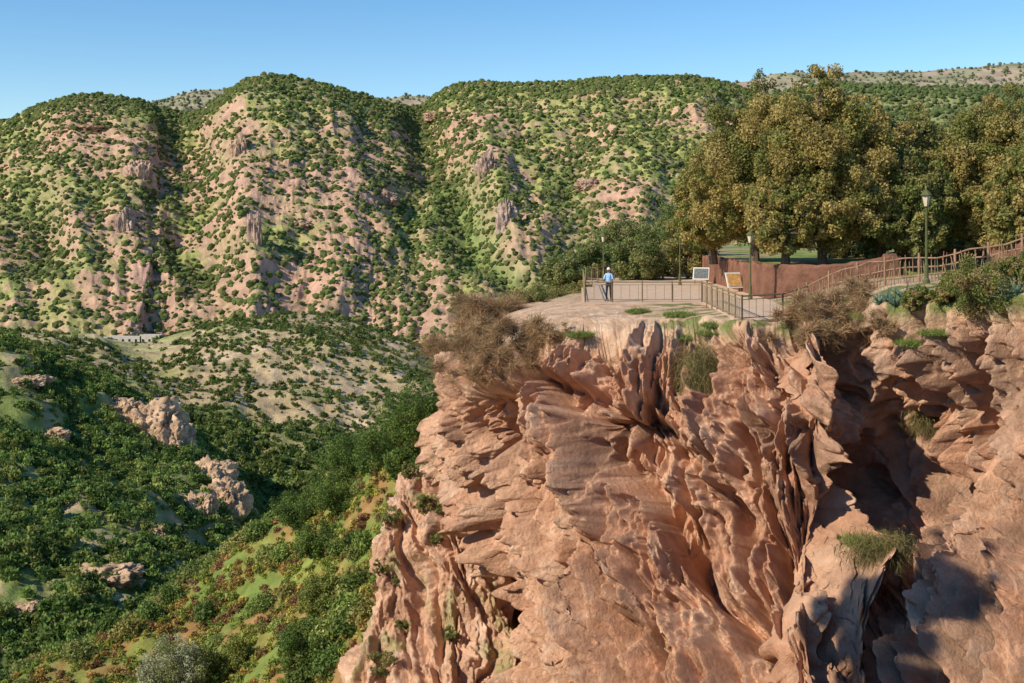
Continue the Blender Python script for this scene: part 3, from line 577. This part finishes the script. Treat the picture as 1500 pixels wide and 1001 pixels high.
for u,v,y,wpx,h in [(1440,455,44.5,105,2.0),(1395,440,45,60,1.1),(1500,420,43,60,1.4),(1345,450,46.5,50,.9)]:
    p,nn=hit(u,v,'tufa_cliff')
    if p is None: continue
    bush('rim_shrub',p-[0,0,.15],wpx/F*p[1]/2,h,12000,.04,[(.31,.24,.09),(.25,.23,.07),(.17,.2,.05),(.37,.28,.11)],.04,36)
for u,v in [(1300,442),(1325,440),(1312,450),(1288,446),(1475,440),(1490,432),(1340,436)]:
    p,nn=hit(u,v,'tufa_cliff')
    if p is None: continue
    n=46; d=rdir(n); d[:,2]=np.abs(d[:,2])+.35; d/=np.linalg.norm(d,axis=1,keepdims=True)
    blades('agave_plant',np.tile(p,(n,1)),d,.6,.045,.12,palette(n,[(.15,.23,.15),(.2,.29,.19)],.15))
for u,v,wpx in [(592,912,26),(570,760,36),(650,745,26),(620,740,26),(560,975,46),(580,850,14),(560,830,26),(640,790,20),(600,690,26),(660,930,22)]:
    p,nn=hit(u,v+wpx*.3,'cliff_buttress')
    if p is None: continue
    bush('cliff_shrub',p-[0,0,.1],wpx/F*p[1]/2,wpx/F*p[1]*1.0,2600,.045,oliv,.03,18)
for u,v,wpx,hpx,pal in [(610,600,110,80,0),(570,650,100,70,0),(520,665,100,75,0),(500,720,90,60,0),(600,680,70,60,0),(440,745,80,50,0),(470,790,70,50,0),(255,985,90,110,1),(450,950,90,80,0),(480,870,80,60,2),(330,960,90,60,2)]:
    p,nn=hit(u,v+hpx*.4,'gorge_slope')
    if p is None: continue
    k=p[1]/F; pl=[[(.13,.19,.045),(.18,.24,.055),(.10,.155,.038)],[(.45,.44,.29),(.36,.37,.2),(.27,.29,.11)],[(.28,.29,.07),(.21,.24,.06)]][pal]
    bush('slope_tree',p-[0,0,.3],wpx*k/2,hpx*k,16000,.08,pl,.12,50)
# ================================================================ VIEWPOINT LEDGE and tall tree beside the camera
lp=[(30,-30),(25,-2),(6,1.0),(-2,1.5),(-5,4),(-11,16),(-15,30),(-40,38),(-70,-30)]
bm=bmesh.new(); vs=[bm.verts.new((x_,y_,-1.75)) for x_,y_ in lp]; lo=[bm.verts.new((x_*1.0-1,y_-3,-60)) for x_,y_ in lp]; bm.faces.new(vs)
for k in range(len(lp)): bm.faces.new([vs[k],lo[k],lo[(k+1)%len(lp)],vs[(k+1)%len(lp)]])
me=bpy.data.meshes.new('viewpoint_ledge'); bm.to_mesh(me); bm.free()
at=me.color_attributes.new('Col','FLOAT_COLOR','POINT'); at.data.foreach_set('color',np.tile((.5,.3,.19,1),len(me.vertices)).astype(np.float32)); me.materials.append(M_cliff)
o=bpy.data.objects.new('viewpoint_ledge',me); bpy.context.scene.collection.objects.link(o)
tree('pine_tree',(-19.5,21.5,-1.75),26,[((1.5,1.5,13.6),(3.2,3.2,2.6)),((-1.8,2,15.6),(2.0,2.0,1.7)),((-1.5,1.5,20.6),(1.1,1.1,1.1)),((4.5,.5,14.6),(1.8,1.5,1.2))],40000,.11,oliv,.32,150,trunkh=12.)
# ================================================================ PERSON
def person(loc):
    e=empty('standing_man')
    J=[(0,0,.95),(0,.01,1.1),(0,0,1.28),(0,0,1.42),(0,0,1.52),
       (.17,0,1.40),(.235,-.08,1.16),(.2,-.33,1.13),(-.17,0,1.40),(-.235,-.08,1.16),(-.2,-.33,1.13),
       (.09,0,.86),(.1,-.02,.48),(.11,.02,.1),(.13,-.13,.045),(-.09,0,.86),(-.1,-.02,.48),(-.12,.02,.1),(-.14,-.13,.045)]
    Rr=[.14,.135,.155,.11,.055,.07,.05,.033,.07,.05,.033,.095,.065,.045,.04,.095,.065,.045,.04]
    E=[(0,1),(1,2),(2,3),(3,4),(3,5),(5,6),(6,7),(3,8),(8,9),(9,10),(0,11),(11,12),(12,13),(13,14),(0,15),(15,16),(16,17),(17,18)]
    me=bpy.data.meshes.new('b'); me.from_pydata(J,E,[]); o=bpy.data.objects.new('b',me); bpy.context.scene.collection.objects.link(o)
    bpy.context.view_layer.objects.active=o
    o.modifiers.new('s','SKIN'); 
    for k,r_ in enumerate(Rr): me.skin_vertices[0].data[k].radius=(r_,r_*.85)
    me.skin_vertices[0].data[0].use_root=True
    o.modifiers.new('ss','SUBSURF').levels=2
    bpy.context.view_layer.update(); ev=o.evaluated_get(bpy.context.evaluated_depsgraph_get()); m2=bpy.data.meshes.new_from_object(ev); 
    m2.materials.clear()
    for m_ in (M_blue,M_trs,M_skin,M_black): m2.materials.append(m_)
    for p_ in m2.polygons:
        c=p_.center; p_.use_smooth=True
        p_.material_index=3 if c.z<.09 else 1 if c.z<.97 else 2 if (c.z>1.47 or c.y<-.2) else 0
    b=bpy.data.objects.new('body',m2); bpy.context.scene.collection.objects.link(b); b.parent=e
    bpy.data.objects.remove(o)
    bm=bmesh.new(); bmesh.ops.create_uvsphere(bm,u_segments=24,v_segments=18,radius=1)
    for v in bm.verts:
        x_,y_,z_=v.co; wz=1-.22*max(0,-z_); v.co=(x_*.077*wz,y_*.098*wz,z_*.12)
        if y_<-.75 and abs(x_)<.22 and -.3<z_<.15: v.co.y-=.02
        if y_<-.6 and .05<z_<.25 and .2<abs(x_)<.5: v.co.y+=.008
        if y_<-.7 and -.55<z_<-.42: v.co.y+=.005
    me=bpy.data.meshes.new('head'); bm.to_mesh(me); bm.free(); me.materials.append(M_skin); hd=bpy.data.objects.new('head',me); bpy.context.scene.collection.objects.link(hd); hd.location=(0,-.02,1.63); hd.parent=e
    for s in (-1,1):
        lathe('ear',[(0,-.03),(.014,-.015),(.016,.012),(0,.03)],M_skin,(s*.078,-.01,1.62),e,n=8); lathe('eye',[(0,-.01),(.01,0),(0,.01)],M_black,(s*.03,-.108,1.645),e,n=8)
    lathe('cap',[(.09,1.665),(.095,1.69),(.085,1.74),(.05,1.775),(0,1.785)],M_white,(0,-.01,0),e,n=18)
    V=[(math.sin(t_)*.085*k,-.02-math.cos(t_)*.1*k-(.05 if k>1 else 0),1.672-.01*(k>1)) for k in (1,1.3) for t_ in np.linspace(-1.2,1.2,9)]
    mk('cap_peak',np.array(V),gridf(2,9),M_white,parent=e)
    mk_tubes('shirt_collar',[((0,0,1.45),(0,0,1.5),.085,.065)],M_blue,e,n=12)
    for s in (-1,1):
        segs=[((s*.2,-.32,1.13),(s*.2,-.40,1.125),.03,.036)]
        for k in range(4):
            x_=s*.2+(k-1.5)*.019; l_=[.06,.07,.066,.05][k]; segs+= [((x_,-.39,1.13),(x_,-.39-l_*.6,1.135),.0095,.009),((x_,-.39-l_*.6,1.135),(x_,-.39-l_,1.10),.009,.007)]
        segs.append(((s*.17,-.36,1.12),(s*.15,-.41,1.10),.011,.008)); mk_tubes('hand',segs,M_skin,e,n=8)
    e.location=loc; e.rotation_euler=(0,0,-.25); return e
person((5.05,64.55,-3.985))
# ================================================================ LIGHT / CAMERA
w_=bpy.data.worlds.new('World'); bpy.context.scene.world=w_; w_.use_nodes=True; nt=w_.node_tree
sk=nt.nodes.new('ShaderNodeTexSky'); sk.sky_type='NISHITA'; sk.sun_disc=False; sk.sun_elevation=math.asin(L[2]); sk.sun_rotation=math.atan2(L[0],L[1])%(2*math.pi)
sk.altitude=900; sk.air_density=1.0; sk.dust_density=.05; sk.ozone_density=2.0
hs=nt.nodes.new('ShaderNodeHueSaturation'); hs.inputs['Saturation'].default_value=1.3; hs.inputs['Value'].default_value=1.06; nt.links.new(sk.outputs[0],hs.inputs['Color'])
nt.links.new(hs.outputs[0],nt.nodes['Background'].inputs['Color']); nt.nodes['Background'].inputs['Strength'].default_value=.145
s=bpy.data.lights.new('sun','SUN'); s.energy=5; s.angle=math.radians(.5); s.color=(1,.915,.76); so=bpy.data.objects.new('sun',s); bpy.context.scene.collection.objects.link(so)
so.rotation_euler=Vector(L).to_track_quat('Z','Y').to_euler()
cam=bpy.data.cameras.new('camera'); co=bpy.data.objects.new('camera',cam); bpy.context.scene.collection.objects.link(co); co.rotation_euler=(math.pi/2,0,0)
cam.sensor_width=36; cam.lens=36*F/1500; cam.shift_y=-(500.5-H)/1500; cam.clip_end=20000; cam.clip_start=.1
bpy.context.scene.camera=co
vs_=bpy.context.scene.view_settings; vs_.view_transform='Standard'; vs_.look='None'; vs_.exposure=0
print('objects',len(bpy.data.objects))
